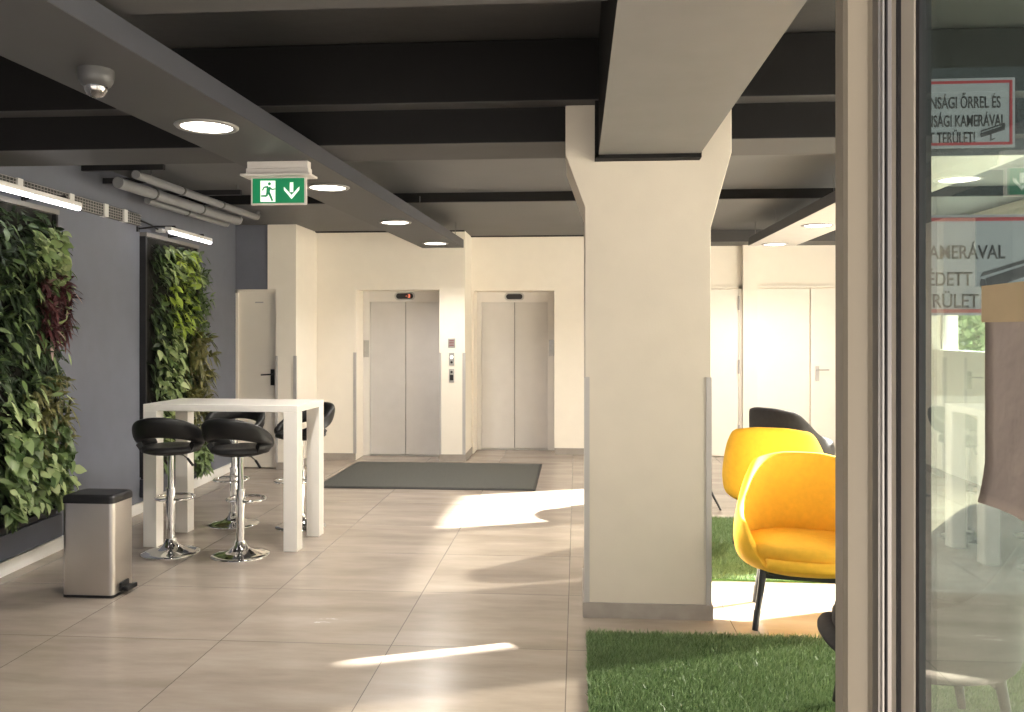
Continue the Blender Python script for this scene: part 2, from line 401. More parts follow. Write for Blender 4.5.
# corner guards
def guard(n, x0, x1, y, z0, z1, d=.02):
    struct(B(x0, x1, y - .006, y + d, z0, z1).build('trim_%d' % n, M['guard']))
guard(10, -3.515, -3.487, 9.818, .085, 1.33)
guard(11, PX1 - .03, PX1 + .006, 9.818, .085, 1.33)
guard(12, W1L - .03, W1L + .004, WY1, .085, 1.35)
guard(13, W1R - .004, W1R + .025, WY1, .085, 1.35)
guard(14, W1E - .03, W1E + .006, WY1, .085, 1.35)

# ------------------------------------------------------------------ ceiling, beams, column
mb = MB().box(-5.2, 4.6, -1.5, 5.5, 3.25, 3.4)
struct(mb.build('ceiling', M['ceil']))
struct(B(-5.2, 4.6, 5.38, 8.2, 2.95, 3.2).build('ceiling_middle', M['ceil_mid']))
struct(MB().box(-5.2, 4.6, 8.24, 11.4, 2.865, 3.2).build('ceiling_back', M['ceil_mid']))
struct(B(-5.2, 4.6, 8.2, 8.24, 2.862, 3.2).build('trim_20', M['beam']))
def beam(n, x0, x1, y0, y1, z0, z1, bottom='soffit', lip=0.004):
    mb = MB().box(x0, x1, y0, y1, z0 + lip, z1); mb.cur = 1; mb.box(x0, x1, y0, y1, z0, z0 + lip)
    struct(mb.build('trim_%d' % n, [M['beam'], M[bottom]]))
beam(21, -5.2, 4.6, 4.78, 5.38, 2.90, 3.24)
beam(22, -5.2, 0.0, 4.92, 5.38, 2.70, 2.90)
beam(23, 0.86, 4.6, 4.92, 5.38, 2.70, 2.90)
beam(24, -5.2, 0.10, 2.30, 2.88, 2.72, 3.24)
beam(25, 0.70, 4.6, 2.30, 2.88, 2.72, 3.24)
beam(26, 0.12, 0.68, -1.4, 4.885, 2.60, 3.24, 'soffit_daylit')
struct(MB().box(0.10, 0.125, 4.80, 4.893, 2.585, 3.2).box(0.10, 0.685, 4.80, 4.893, 2.578, 2.605).build('trim_27', M['beam']))
struct(B(0.9, 4.6, 10.75, 11.3, 2.72, 2.87).build('trim_28', M['panelgrey']))
struct(B(W1E, 0.9, 11.2, 11.3, 2.858, 2.87).build('trim_29', M['beam']))
struct(B(PX0, W1E, 10.55, 10.62, 2.855, 2.87).build('trim_30', M['beam']))

CX0, CX1, CY0, CY1 = 0.045, 0.748, 4.89, 5.58
c = MB().prism([(CX0, 0), (CX1, 0), (CX1, 2.20), (CX1 + .115, 2.62), (CX1 + .115, 2.90), (CX0 - .11, 2.90), (CX0 - .11, 2.62), (CX0, 2.32)], CY0, CY1)
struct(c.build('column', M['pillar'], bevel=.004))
struct(MB().box(CX0 - .012, CX1 + .012, CY0 - .012, CY1 + .012, 0, .085).build('baseboard_column', M['greytile']))
guard(15, CX0 - .004, CX0 + .026, CY0, .085, 1.36, .03)
guard(16, CX1 - .026, CX1 + .004, CY0, .085, 1.36, .03)

# ------------------------------------------------------------------ glazed right side: bays with added sun screens, clear bays between
RX = 4.2
bays = [(2.15, 5.75, True), (6.12, 7.02, False), (7.2, 8.95, True), (9.02, 10.55, False)]
mb = MB()
ed = 2.05
for (a, b, _) in bays: mb.box(RX, RX + .3, ed, a, 0, 2.68); ed = b
mb.box(RX, RX + .3, ed, 11.4, 0, 2.68); mb.box(RX, RX + .3, 2.05, 11.4, 2.62, 3.4)
struct(mb.build('wall_right', M['cream']))
for i, (a, b, bl) in enumerate(bays):
    n = max(1, round((b - a) / 1.5)); fr = MB()
    for k in range(n + 1):
        y = a + (b - a) * k / n; y = min(max(y, a + .025), b - .025)
        fr.box(RX + .10, RX + .16, y - .025, y + .025, 0, 2.62)
    fr.box(RX + .10, RX + .16, a, b, 0, .06).box(RX + .10, RX + .16, a, b, 2.56, 2.62)
    f = struct(fr.build('window_%d' % (i + 2), M['winframe']))
    struct(B(RX + .127, RX + .133, a, b, .05, 2.57).build('pane', M['winglass'], f))
    if i == 3: struct(B(RX + .02, RX + .09, a, b, 0, 1.40).build('parapet', M['cream'], f))
    if bl:
        struct(B(RX + .05, RX + .052, a + .01, b - .01, 0.0, 2.58).build('added_screen', M['added_screen'], f))  # unseen cloth added to soften and shape the incoming sun
        struct(MB().tube((RX + .06, a + .02, 2.585), (RX + .06, b - .02, 2.585), .03).build('added_screen_roll', M['winframe'], f))

# facade pane beside the doorway, carrying the two warning notices
fr = MB().box(.60, .66, 1.97, 2.05, 0, 2.6).box(4.14, 4.2, 1.97, 2.05, 0, 2.6).box(.6, 4.2, 1.97, 2.05, 2.52, 2.6).box(.6, 4.2, 1.97, 2.05, 0, .06).box(2.4, 2.46, 1.97, 2.05, 0, 2.6)
win = struct(fr.build('window_1', M['alu']))
struct(B(.63, 4.17, 2.005, 2.013, .05, 2.55).build('pane', M['winglass'], win))
struct(B(.6, 4.6, 1.95, 2.15, 2.6, 3.25).build('trim_31', M['ceil']))

# ------------------------------------------------------------------ elevators
def elevator(x0, x1, yw, top, label, plate_side, lit):
    r = thing('elevator', label, 'elevator', ((x0 + x1) / 2, yw + .2, 0), 0, 'elevators in the back wall')
    hw = (x1 - x0) / 2
    pl, pr = (0.085, 0.05) if plate_side < 0 else (0.055, 0.10)
    dl, dr = -hw + pl, hw - pr
    fr = MB().box(-hw, dl, 0, .12, 0, top).box(dr, hw, 0, .12, 0, top).box(dl, dr, 0, .12, top - .14, top)
    fr.build('frame', M['liftframe'], r, bevel=.003)
    mid = (dl + dr) / 2
    B(dl, dr, .095, .12, .0, top - .1).build('shaft_backing', M['blackmetal'], r)
    B(dl, mid - .003, .045, .075, .014, top - .135).build('door_panel', M['liftmetal'], r, bevel=.003)
    B(mid + .003, dr, .060, .09, .014, top - .135).build('door_panel', M['liftmetal'], r, bevel=.003)
    B(dl, dr, .0, .12, 0, .012).build('sill', M['plate'], r)
    ds = MB()
    cz = top - .065
    def pill(mbx, hw_, hh, y0, y1):
        pts = []
        for k in range(24):
            t = 2 * PI * k / 24
            cx = hw_ - hh if math.cos(t) > 0 else -(hw_ - hh)
            pts.append((mid + cx + hh * math.cos(t), cz + hh * math.sin(t)))
        mbx.prism(pts, y0, y1)
    pill(ds, .135, .052, -.010, 0); d = ds.build('display', M['plate'], r)
    ds = MB(); pill(ds, .112, .036, -.016, -.009); ds.build('screen', M['blackgloss'], d)
    if lit:
        l = MB()
        for z0, z1 in ((-.018, -.013), (-.002, .002), (.013, .018)): l.box(mid + .045, mid + .068, -.018, -.016, cz + z0, cz + z1)
        l.box(mid + .066, mid + .07, -.018, -.016, cz - .018, cz + .018).box(mid + .014, mid + .03, -.018, -.016, cz - .002, cz + .002)
        l.build('lamp', M['led'], d)
    px = (-hw + .042) if plate_side < 0 else (hw - .05)
    B(px - .035, px + .035, -.012, 0, 1.28, 1.50).build('call_plate', M['plate'], r, bevel=.002)
    return r
elevator(W1L, W1R, 10.80, 2.137, 'left-hand grey two-panel elevator whose display shows a red figure', -1, True)
elevator(W2L, W2R, 11.48, 2.153, 'right-hand grey two-panel elevator with blank dark display, nearest the column', 1, False)

y = WY1
for z0, z1, lab, kind in ((1.41, 1.53, 'pale steel notice plate, topmost of three plates on pier between elevators', 0),
                          (1.19, 1.35, 'steel call button plate, middle of three plates on pier between elevators', 1),
                          (0.98, 1.15, 'steel key switch plate, lowest of three plates on pier between elevators', 2)):
    hw = .045 if kind == 0 else .033
    r = thing('call_panel', lab, 'call panel', (-1.555, y, (z0 + z1) / 2), 0, 'plates on the elevator pier')
    hh = (z1 - z0) / 2
    B(-hw, hw, -.008, 0, -hh, hh).build('plate', M['plate'], r, bevel=.002)
    if kind == 0:
        g = MB()
        for k in range(4): g.box(-.03, .03, -.0095, -.008, -.035 + k * .02, -.027 + k * .02)
        g.build('print', M['signred'], r)
    elif kind == 1:
        MB().tube((0, -.014, .025), (0, -.008, .025), .018).build('button', M['buttonlight'], r)
        MB().tube((0, -.012, -.04), (0, -.008, -.04), .014).build('button', M['blackgloss'], r)
    else:
        MB().tube((0, -.013, .045), (0, -.008, .045), .015).build('key_switch', M['blackgloss'], r)
        B(-.022, .022, -.010, -.008, -.06, .01).build('label_strip', M['blackgloss'], r)

# ------------------------------------------------------------------ suspended panels, downlights, camera, exit sign
def hung_panel(label, cx, cy, L, W, rz, top_z, rods, bottom):
    r = thing('ceiling_panel', label, 'ceiling panel', (cx, cy, 2.6), rz, 'suspended lighting panels')
    mb = MB().box(-W / 2, W / 2, -L / 2, L / 2, .004, .095); mb.cur = 1; mb.box(-W / 2, W / 2, -L / 2, L / 2, 0, .004)
    mb.build('board', [M['panelside'], M[bottom]], r)
    for yy in rods:
        for s in (-1, 1):
            MB().tube((s * (W / 2 - .05), yy, .095), (s * (W / 2 - .05), yy, top_z), .003, n=6).build('hanging_wire', M['wire'], r)
    return r
PANEL_RZ = -0.0316
pdx, pdy = -math.sin(PANEL_RZ), math.cos(PANEL_RZ)
L = 10.06 + 0.3
hung_panel('long dark grey suspended panel with dome camera, exit sign and round lights', -1.575 - pdx * L / 2, 10.06 - L / 2, L, .49, PANEL_RZ, .268, (3.0, 4.9), 'panelgrey')
hung_panel('pale suspended panel over the armchairs, with two round lights at its far end', 2.235, 7.55, 5.1, .53, 0, .268, (-1.9, -.6, 1.4, 2.4), 'panelpale')

dl = thing('downlight', 'x', 'ceiling light', (0, 0, 0), 0, 'round lights in the hung panels')
prof = [(.118, -.004), (.122, -.010), (.142, -.010), (.148, -.004), (.148, -.0005), (.118, -.0005)]
n = 40; ringb = MB(); vs = []
for r_, z_ in prof:
    for k in range(n): vs.append((r_ * math.cos(2 * PI * k / n), r_ * math.sin(2 * PI * k / n), z_))
ringb.add(vs, [(i * n + k, i * n + (k + 1) % n, ((i + 1) % 6) * n + (k + 1) % n, ((i + 1) % 6) * n + k) for i in range(6) for k in range(n)], True)
ringb.build('trim_ring', M['ring'], dl)
MB().lathe([(.118, -.001), (.118, -.006), (.05, -.008)], 40).build('diffuser', M['diffuser'], dl)
lamp = bpy.data.lights.new('downlight_lamp', 'SPOT'); lamp.energy = DOWNLIGHT_W; lamp.spot_size = math.radians(150); lamp.spot_blend = 0.6
lamp.shadow_soft_size = .11; lamp.color = (1.0, 0.93, 0.84)
lo = bpy.data.objects.new('lamp', lamp); COL.objects.link(lo); lo.parent = dl; lo.location = (0, 0, -.03)
spots = [(-1.765, 3.99, 'round ceiling light nearest the dome camera in the long grey panel'),
         (-1.69, 5.74, 'round ceiling light glowing right behind the green exit sign'),
         (-1.63, 7.63, 'round ceiling light third along the grey panel, past the exit sign'),
         (-1.575, 9.49, 'round ceiling light at the grey panel end before the left elevator'),
         (2.22, 9.88, 'round ceiling light at far end of the pale panel near the pilaster'),
         (2.22, 8.14, 'round ceiling light of the pale panel nearer to the doorway frame')]
for i, (x, y, lab) in enumerate(spots):
    if i == 0: dl.location = (x, y, 2.6); dl['label'] = lab
    else: dup(dl, (x, y, 2.6), 0, lab)

r = thing('security_camera', 'grey dome security camera under the long ceiling panel', 'security camera', (-1.80, 3.10, 2.6))
MB().lathe([(.064, 0), (.064, -.026), (.061, -.042), (.052, -.058), (.042, -.064)], 36).build('housing', M['domegrey'], r)
MB().lathe([(.042, -.062), (.041, -.074), (.036, -.087), (.027, -.098), (.014, -.104), (.002, -.106)], 36).build('dome', M['domeglass'], r)

r = thing('exit_sign', 'green emergency exit sign with running figure and down arrow under ceiling panel', 'exit sign', (-1.722, 4.87, 2.6), -.01)
MB().box(-.18, .18, -.03, .03, -.042, 0).box(-.185, .185, -.035, .035, -.077, -.040).build('housing', M['signhousing'], r, bevel=.004)
B(-.205, .205, -.075, .075, -.090, -.077).build('flange', M['signhousing'], r, bevel=.003)
B(-.165, .165, -.010, .010, -.250, -.090).build('sign_panel', M['signhousing'], r, bevel=.003)
g = B(-.153, .153, -.013, -.010, -.240, -.097).build('green_face', M['signgreen'], r)
# pictogram: doorway, running figure, arrow
def quad(mb, pts, y0, y1): mb.prism(pts, y0, y1)
def limb(mb, a, b, wa, wb, y0, y1):
    a = Vector(a); b = Vector(b); d = (b - a).normalized(); p = Vector((-d.y, d.x))
    mb.prism([tuple(a + p * wa), tuple(a - p * wa), tuple(b - p * wb), tuple(b + p * wb)], y0, y1)
px = lambda X, Y: (-.153 + (X - 122) / (565 - 122) * .306, -.097 - (Y - 262) / (468 - 262) * .143)
mb = MB(); mb.prism([px(190, 280), px(318, 282), px(318, 458), px(190, 456)], -.0145, -.013); mb.build('door_pictogram', M['signwhite'], r)
mb = MB(); y0, y1 = -.0155, -.0145
hx, hz = px(268, 307)
mb.prism([(hx + .009 * math.cos(t * PI / 8), hz + .009 * math.sin(t * PI / 8)) for t in range(16)], y0, y1)
for a, b, wa, wb in (((262, 335), (255, 385), .012, .010), ((258, 332), (222, 335), .005, .004), ((222, 335), (208, 362), .004, .0035),
                     ((266, 335), (290, 355), .005, .004), ((290, 355), (318, 350), .004, .0035), ((262, 378), (280, 415), .007, .006),
                     ((280, 415), (294, 450), .006, .005), ((252, 378), (244, 408), .007, .006), ((244, 408), (196, 408), .0055, .0045)):
    limb(mb, px(*a), px(*b), wa, wb, y0, y1)
mb.build('running_figure', M['signgreen'], r)
mb = MB(); y0, y1 = -.0145, -.013
mb.prism([px(443, 298), px(472, 298), px(472, 378), px(443, 378)], y0, y1)
mb.prism([px(458, 436), px(392, 360), px(392, 334), px(458, 402)], y0, y1)
mb.prism([px(458, 436), px(458, 402), px(524, 334), px(524, 360)], y0, y1)
mb.build('down_arrow', M['signwhite'], r)

# ------------------------------------------------------------------ left wall: pipes, brackets, cable tray, lamps
def pipe(label, x, z, rad, y0, y1, bands):
    r = thing('pipe', label, 'pipe', (x, y0, z), 0, 'pipes under the ceiling by the left wall')
    MB().tube((0, 0, 0), (0, y1 - y0, 0), rad, n=20).build('pipe_run', M['pipe'], r)
    for b in bands: MB().tube((0, b - y0 - .012, 0), (0, b - y0 + .012, 0), rad + .005, n=20).build('pipe_band', M['pipeband'], r)
    e = MB().path([(0, y1 - y0 - .001, 0), (0, y1 - y0 + .03, .004), (0, y1 - y0 + .05, .03), (0, y1 - y0 + .055, .06)], rad, 14)
    e.build('elbow', M['pipe'], r)
pipe('slim grey pipe farthest from the left wall, uppermost of three', -3.29, 2.79, .033, 6.2, 8.6, (6.95, 7.75))
pipe('thickest grey pipe, the middle one of three below the ceiling', -3.51, 2.76, .045, 6.35, 8.65, (6.9, 7.8))
pipe('thin grey pipe nearest the left wall, lowest of three', -3.69, 2.745, .03, 7.15, 8.8, (7.9,))
def strut(label, y, x1, z, hgt=.045):
    r = thing('pipe_bracket', label, 'bracket', (lwx(y), y, z), 0, 'black pipe brackets on the left wall')
    B(.005, x1 - lwx(y), -.02, .02, 0, hgt).build('rail', M['blackmetal'], r)
    MB().tube((x1 - lwx(y) - .03, 0, hgt), (x1 - lwx(y) - .03, 0, 2.95 - z), .005, n=8).build('hanger_rod', M['wire'], r)
strut('long black bracket rail above the pipes, nearest of the three', 6.42, -3.18, 2.862)
strut('black bracket rail ending at the thickest pipe, second of the three', 6.75, -3.42, 2.82)
strut('black bracket rail crossing above the pipes, farthest of the three', 7.62, -3.05, 2.858)

def on_wall(name, label, cat, t, z, group=None):
    return thing(name, label, cat, (lwx(t), t, z), LW_A, group)

r = on_wall('cable_tray', 'galvanised wire cable tray running along the blue grey wall', 'cable tray', 5.0, 2.6)
L = 2.35
mb = MB()
for zz in (-.045, -.022, 0, .022, .045): mb.tube((.035, 0, zz), (.035, L, zz), .0028, n=6)
for k in range(int(L / .04) + 1): mb.tube((.038, k * .04, -.045), (.038, k * .04, .045), .0022, n=5)
mb.build('mesh_side', M['galv'], r)
B(.008, .03, 0, L, -.05, .05).build('cable_bundle', M['pipeband'], r)
for yy in (.55, 1.2, 1.72, 2.05): B(.0, .045, yy - .03, yy + .03, -.052, .052).build('clip', M['tubebody'], r)
MB().path([(.03, L - .02, 0), (.05, L + .15, -.02), (.06, L + .3, -.05)], .008, 8).build('cable_tail', M['blackplastic'], r)
B(.04, .10, L + .28, L + .36, -.07, -.04).build('plug', M['tubebody'], r)

def grow_lamp(label, t, z, out, L, arms):
    r = on_wall('grow_lamp', label, 'wall lamp', t, z, 'tube lamps over the living walls')
    B(out - .03, out + .03, 0, L, .0, .035).build('housing', M['tubebody'], r, bevel=.006)
    MB().tube((out + .012, .02, -.006), (out + .012, L - .02, -.006), .018, n=16).build('tube', M['tube'], r)
    for yy in arms:
        MB().path([(.0, yy, .035), (out * .5, yy, .055), (out, yy, .055), (out, yy, .03)], .008, 8).build('arm', M['blackmetal'], r)
        B(.0, .012, yy - .02, yy + .02, .008, .056).build('arm_plate', M['blackmetal'], r)
grow_lamp('lit white tube lamp above the nearer living wall', 4.55, 2.49, .30, 1.26, (.3, 1.1))
grow_lamp('lit white tube lamp above the farther living wall', 7.20, 2.49, .34, .95, (.15, .8))

# ------------------------------------------------------------------ living walls
def leaf(mb, base, d, up, L, W, droop, shape):
    d = d.normalized(); s = d.cross(up)
    if s.length < 1e-3: s = d.orthogonal()
    s.normalize(); nrm = s.cross(d)
    rows = {'heart': ((.0, .0), (.22, .46), (.5, .5), (.8, .24), (1, 0)), 'oval': ((0, 0), (.25, .36), (.55, .5), (.82, .28), (1, 0)),
            'lance': ((0, 0), (.2, .4), (.5, .5), (.8, .26), (1, 0))}[shape]
    vs = []; fs = []
    P = lambda t: base + d * (L * t) - Vector((0, 0, 1)) * (droop * L * t * t)
    vs.append(P(0)); idx = []
    for (t, wd) in rows[1:-1]:
        c = P(t); k = len(vs)
        vs += [c + s * (W * wd) + nrm * (W * .14), c, c - s * (W * wd) + nrm * (W * .14)]; idx.append(k)
    vs.append(P(1)); tip = len(vs) - 1
    k = idx[0]; fs += [(0, k, k + 1), (0, k + 1, k + 2)]
    for a, b in zip(idx, idx[1:]): fs += [(a, b, b + 1, a + 1), (a + 1, b + 1, b + 2, a + 2)]
    k = idx[-1]; fs += [(k, tip, k + 1), (k + 1, tip, k + 2)]
    mb.add(vs, fs, True)
def clump(mb, t0, t1, z0, z1, n, size, shape, aspect, depth=(.03, .16), rg=rnd, edge=0.0, fan=False):
    for _ in range(n):
        if fan:
            ct = rg.uniform(t0, t1); cz = rg.uniform(z0, z1); cx = rg.uniform(*depth)
            for k in range(7):
                a = rg.uniform(-PI, PI)
                d = Vector((rg.uniform(.2, .9), math.cos(a), math.sin(a) * .8))
                L = size * rg.uniform(.7, 1.25)
                leaf(mb, Vector((cx, ct, cz)), d, Vector((.6, rg.uniform(-.4, .4), .8)), L, L * aspect, rg.uniform(.2, .6), shape)
            continue
        t = rg.uniform(t0, t1); z = rg.uniform(z0, z1)
        x = rg.uniform(*depth)
        L = size * rg.uniform(.65, 1.3)
        d = Vector((rg.uniform(.15, .8), rg.uniform(-.9, .9), rg.uniform(-1.0, .45)))
        up = Vector((rg.uniform(.4, 1.1), rg.uniform(-.4, .4), rg.uniform(.2, .9)))
        leaf(mb, Vector((x, t, z)), d, up, L, L * aspect * rg.uniform(.85, 1.15), rg.uniform(.1, .5), shape)
def living_wall(label, t, W, H, zb, plan, black_side):
    r = on_wall('living_wall', label, 'living wall', t, zb, 'framed plant walls')
    D = .055
    fr = MB().box(0, D, -.03, 0, -.02, H).box(0, D, W, W + .03, -.02, H).box(0, D, 0, W, -.04, 0)
    fr.build('frame', M['frameblack'], r)
    B(.0, D + .01, -.03, W + .03, H, H + .035).build('top_rail', M['framegrey'], r)
    B(.0, D - .03, 0, W, 0, H).build('planting_felt', M['substrate'], r)
    tr = MB().box(0, D + .03, -.03, W + .03, -.20, -.04); tr.build('trough', M['trough'], r, bevel=.004)
    for k, (name, m, n, size, shape, asp, rects, dep, fan) in enumerate(plan):
        mb = MB(); tot = sum((a[1] - a[0]) * (a[3] - a[2]) for a in rects)
        for a in rects: clump(mb, a[0], a[1], a[2], a[3], max(3, int(n * (a[1] - a[0]) * (a[3] - a[2]) / tot)), size, shape, asp, dep, fan=fan)
        mb.build(name, M[m], r)
    return r
LT0 = 4.60
full = [(0.02, 1.33, .04, 2.10)]
living_wall('lush living wall with a dark red patch, behind the pedal bin', LT0, 1.36, 2.13, .335, [
    ('dark_foliage', 'leafdark', 1500, .085, 'oval', .46, full, (.04, .11), False),
    ('mid_green_foliage', 'leafmid', 420, .085, 'oval', .42, [(0.02, 1.34, .3, 2.0)], (.09, .18), False),
    ('fern_foliage', 'leafdark', 110, .12, 'lance', .16, [(.3, 1.2, .9, 1.9)], (.08, .16), True),
    ('trailing_foliage', 'leaflight', 110, .085, 'heart', .82, [(.95, 1.30, 1.72, 2.0), (1.1, 1.33, 1.58, 1.75)], (.10, .17), False),
    ('pothos_foliage', 'leafmid', 300, .09, 'heart', .80, [(.6, 1.34, .08, .62)], (.09, .18), False),
    ('pale_pothos_foliage', 'leaflight', 100, .085, 'heart', .80, [(.6, 1.34, .08, .45), (.6, .85, .55, .85)], (.14, .22), False),
    ('red_foliage', 'leafred', 95, .09, 'lance', .28, [(1.0, 1.34, 1.20, 1.66)], (.10, .18), True),
    ('variegated_foliage', 'leaflight', 45, .10, 'lance', .22, [(.6, 1.3, .6, 1.8)], (.12, .2), False),
    ('olive_foliage', 'leafolive', 40, .11, 'lance', .2, [(.9, 1.34, .5, .95)], (.1, .17), True),
], True)
living_wall('tall living wall of bright green plants behind the white bar table', 7.42, 1.14, 2.13, .335, [
    ('dark_foliage', 'leafdark', 1100, .085, 'oval', .45, [(.04, 1.1, .04, 2.08)], (.03, .11), False),
    ('mid_green_foliage', 'leafmid', 500, .085, 'oval', .5, [(.05, 1.1, .05, 2.05)], (.07, .16), False),
    ('yellow_green_foliage', 'leafyellow', 150, .085, 'oval', .5, [(.2, .8, 1.25, 1.75), (.3, .8, 1.75, 2.05)], (.12, .22), False),
    ('pale_foliage', 'leaflight', 300, .085, 'heart', .6, [(.08, .5, .2, 1.3), (.1, .9, 1.75, 2.05)], (.10, .21), False),
    ('fern_foliage', 'leafmid', 70, .10, 'lance', .14, [(.8, 1.12, 1.2, 1.9)], (.1, .2), True),
    ('olive_foliage', 'leafolive', 70, .14, 'lance', .24, [(.55, 1.1, .3, 1.25)], (.12, .26), True),
    ('hanging_foliage', 'leafmid', 120, .085, 'heart', .7, [(.75, 1.12, -.12, .25)], (.13, .2), False),
], True)

# ------------------------------------------------------------------ bar table
r = thing('bar_table', 'white high bar table on four square legs', 'table', (-2.632, 6.485, 0), -.045)
TW, TD, TH = .60, .29, 1.072
B(-TW, TW, -TD, TD, TH - .05, TH).build('tabletop', M['white'], r, bevel=.003)
for sx in (-1, 1):
    for sy in (-1, 1):
        x0, x1 = sorted((sx * TW, sx * (TW - .105))); y0, y1 = sorted((sy * TD, sy * (TD - .105)))
        B(x0, x1, y0, y1, 0, TH - .05).build('leg', M['white'], r, bevel=.003)

# ------------------------------------------------------------------ bar stools
def make_stool():
    r = thing('bar_stool', 'x', 'stool', (0, 0, 0), 0, 'black bar stools around the white table')
    MB().lathe([(.205, 0), (.207, .004), (.203, .009), (.17, .016), (.12, .026), (.08, .042), (.055, .062), (.042, .085), (.036, .105)], 48).build('base', M['chrome'], r)
    MB().tube((0, 0, .10), (0, 0, .47), .031, n=28).tube((0, 0, .465), (0, 0, .475), .034, n=28).build('pole', M['chrome'], r)
    MB().tube((0, 0, .47), (0, 0, .735), .0225, n=24).build('gas_lift', M['chrome'], r)
    ft = MB()
    pts = []
    for k in range(28):
        a = math.radians(-150 + 300 * k / 27); pts.append((.135 * math.sin(a), .085 + .135 * math.cos(a), .39))
    ft.path(pts, .0105, 10).tube(pts[0], (0, 0, .39), .0105, n=10).tube(pts[-1], (0, 0, .39), .0105, n=10).tube((0, 0, .365), (0, 0, .415), .036, n=24)
    ft.build('footrest', M['chrome'], r)
    lv = MB().path([(.02, .0, .725), (.09, -.01, .715), (.13, -.02, .69)], .005, 8); l = lv.build('lever', M['chrome'], r)
    MB().path([(.128, -.02, .692), (.15, -.025, .667), (.172, -.03, .64)], .009, 10).build('grip', M['blackplastic'], l)
    MB().lathe([(.04, .725), (.14, .728), (.165, .735), (.165, .745), (.04, .75)], 32).build('seat_plate', M['blackmetal'], r)
    MB().lathe([(.10, .738), (.185, .742), (.202, .750), (.207, .762), (.200, .778), (.18, .788), (.11, .782), (.001, .776)], 48).build('seat', M['seatleather'], r)
    # wrap-round padded back: a band that rises at the rear and comes down to the seat at the front
    mb = MB(); n, m = 48, 20; vs = []
    for i in range(n + 1):
        u = -1 + 2 * i / n; a = math.radians(132) * u
        e = 0.5 + 0.5 * math.cos(PI * min(1, abs(u)))         # 1 rear, 0 ends
        R = .200 + .044 * e ** .7
        zc = .790 + .150 * e ** .75
        hh = .030 + .045 * e ** .7; th = .028 + .006 * e
        if abs(u) > .94: k = math.sqrt(max(0.02, 1 - ((abs(u) - .94) / .06) ** 2)); hh *= k; th *= k
        for j in range(m):
            t = 2 * PI * j / m
            cx = abs(math.cos(t)) ** .8 * (1 if math.cos(t) > 0 else -1); cz = abs(math.sin(t)) ** .8 * (1 if math.sin(t) > 0 else -1)
            dz = hh * cz; rr = R + th * cx + .30 * dz * e
            vs.append((rr * math.sin(a), -rr * math.cos(a), zc + dz))
    mb.add(vs, [(i * m + j, i * m + (j + 1) % m, (i + 1) * m + (j + 1) % m, (i + 1) * m + j) for i in range(n) for j in range(m)], True)
    mb.add(vs, [tuple(range(m)), tuple(range(n * m + m - 1, n * m - 1, -1))])
    mb.build('backrest', M['leather'], r)
    # short side webs that join back and seat
    for s in (-1, 1):
        w_ = MB(); vs = []
        for a in range(9):
            an = math.radians(62 + 7 * a) * s
            for (rr, zz) in ((.20, .745), (.235, .80), (.205, .83), (.185, .80)): vs.append((rr * math.sin(an), -rr * math.cos(an), zz))
        w_.add(vs, [(i * 4 + j, i * 4 + (j + 1) % 4, (i + 1) * 4 + (j + 1) % 4, (i + 1) * 4 + j) for i in range(8) for j in range(4)], True)
        w_.add(vs, [(0, 1, 2, 3), (35, 34, 33, 32)])
        w_.build('side_web', M['leather'], r)
    return r
st = make_stool()
stools = [(-2.96, 6.08, .10, 'black bar stool at the table front beside the left front leg'),
          (-2.425, 6.05, -.12, 'black bar stool at the table front, between its two near legs, right one'),
          (-2.87, 7.02, PI + .15, 'black bar stool behind the table, half hidden by the two front stools'),
          (-2.28, 6.97, PI * .80, 'black bar stool behind the table, seen through the right-hand table legs')]
for i, (x, y, rz, lab) in enumerate(stools):
    if i == 0: st.location = (x, y, 0); st.rotation_euler = (0, 0, rz); st['label'] = lab
    else: dup(st, (x, y, 0), rz, lab)

# ------------------------------------------------------------------ pedal bin
r = thing('trash_can', 'brushed steel pedal bin with black lid standing by the living wall', 'trash can', (-2.965, 5.135, 0), 0)
def rrect(hw, hd, rad, n=6):
    pts = []
    for cx, cy, a0 in ((hw - rad, hd - rad, 0), (-hw + rad, hd - rad, 90), (-hw + rad, -hd + rad, 180), (hw - rad, -hd + rad, 270)):
        for k in range(n + 1):
            a = math.radians(a0 + 90 * k / n); pts.append((cx + rad * math.cos(a), cy + rad * math.sin(a)))
    return pts
def stack(mb, levels, n=6):
    rows = []
    for (hw, hd, rad, z) in levels: rows.append([(x, y, z) for x, y in rrect(hw, hd, rad, n)])
    m = len(rows[0]); vs = [p for row in rows for p in row]
    mb.add(vs, [(i * m + k, i * m + (k + 1) % m, (i + 1) * m + (k + 1) % m, (i + 1) * m + k) for i in range(len(rows) - 1) for k in range(m)], True)
    mb.add(rows[0], [tuple(range(m - 1, -1, -1))]); mb.add(rows[-1], [tuple(range(m))])
    return mb
stack(MB(), [(.165, .125, .03, .0), (.165, .125, .03, .016)]).build('base', M['blackplastic'], r)
stack(MB(), [(.162, .122, .03, .016), (.162, .122, .03, .572)]).build('body', M['steel'], r)
stack(MB(), [(.166, .126, .03, .572), (.167, .127, .032, .585), (.166, .126, .032, .606), (.158, .118, .03, .617), (.14, .10, .025, .622)]).build('lid', M['blackplastic'], r)
MB().box(.160, .20, -.045, .045, .028, .046).box(.195, .222, -.06, .06, .024, .05).box(.158, .175, -.05, .05, .018, .075).build('pedal', M['blackplastic'], r, bevel=.006)
MB().box(-.05, .05,   .122, .135, .535, .575).build('hinge', M['blackplastic'], r)

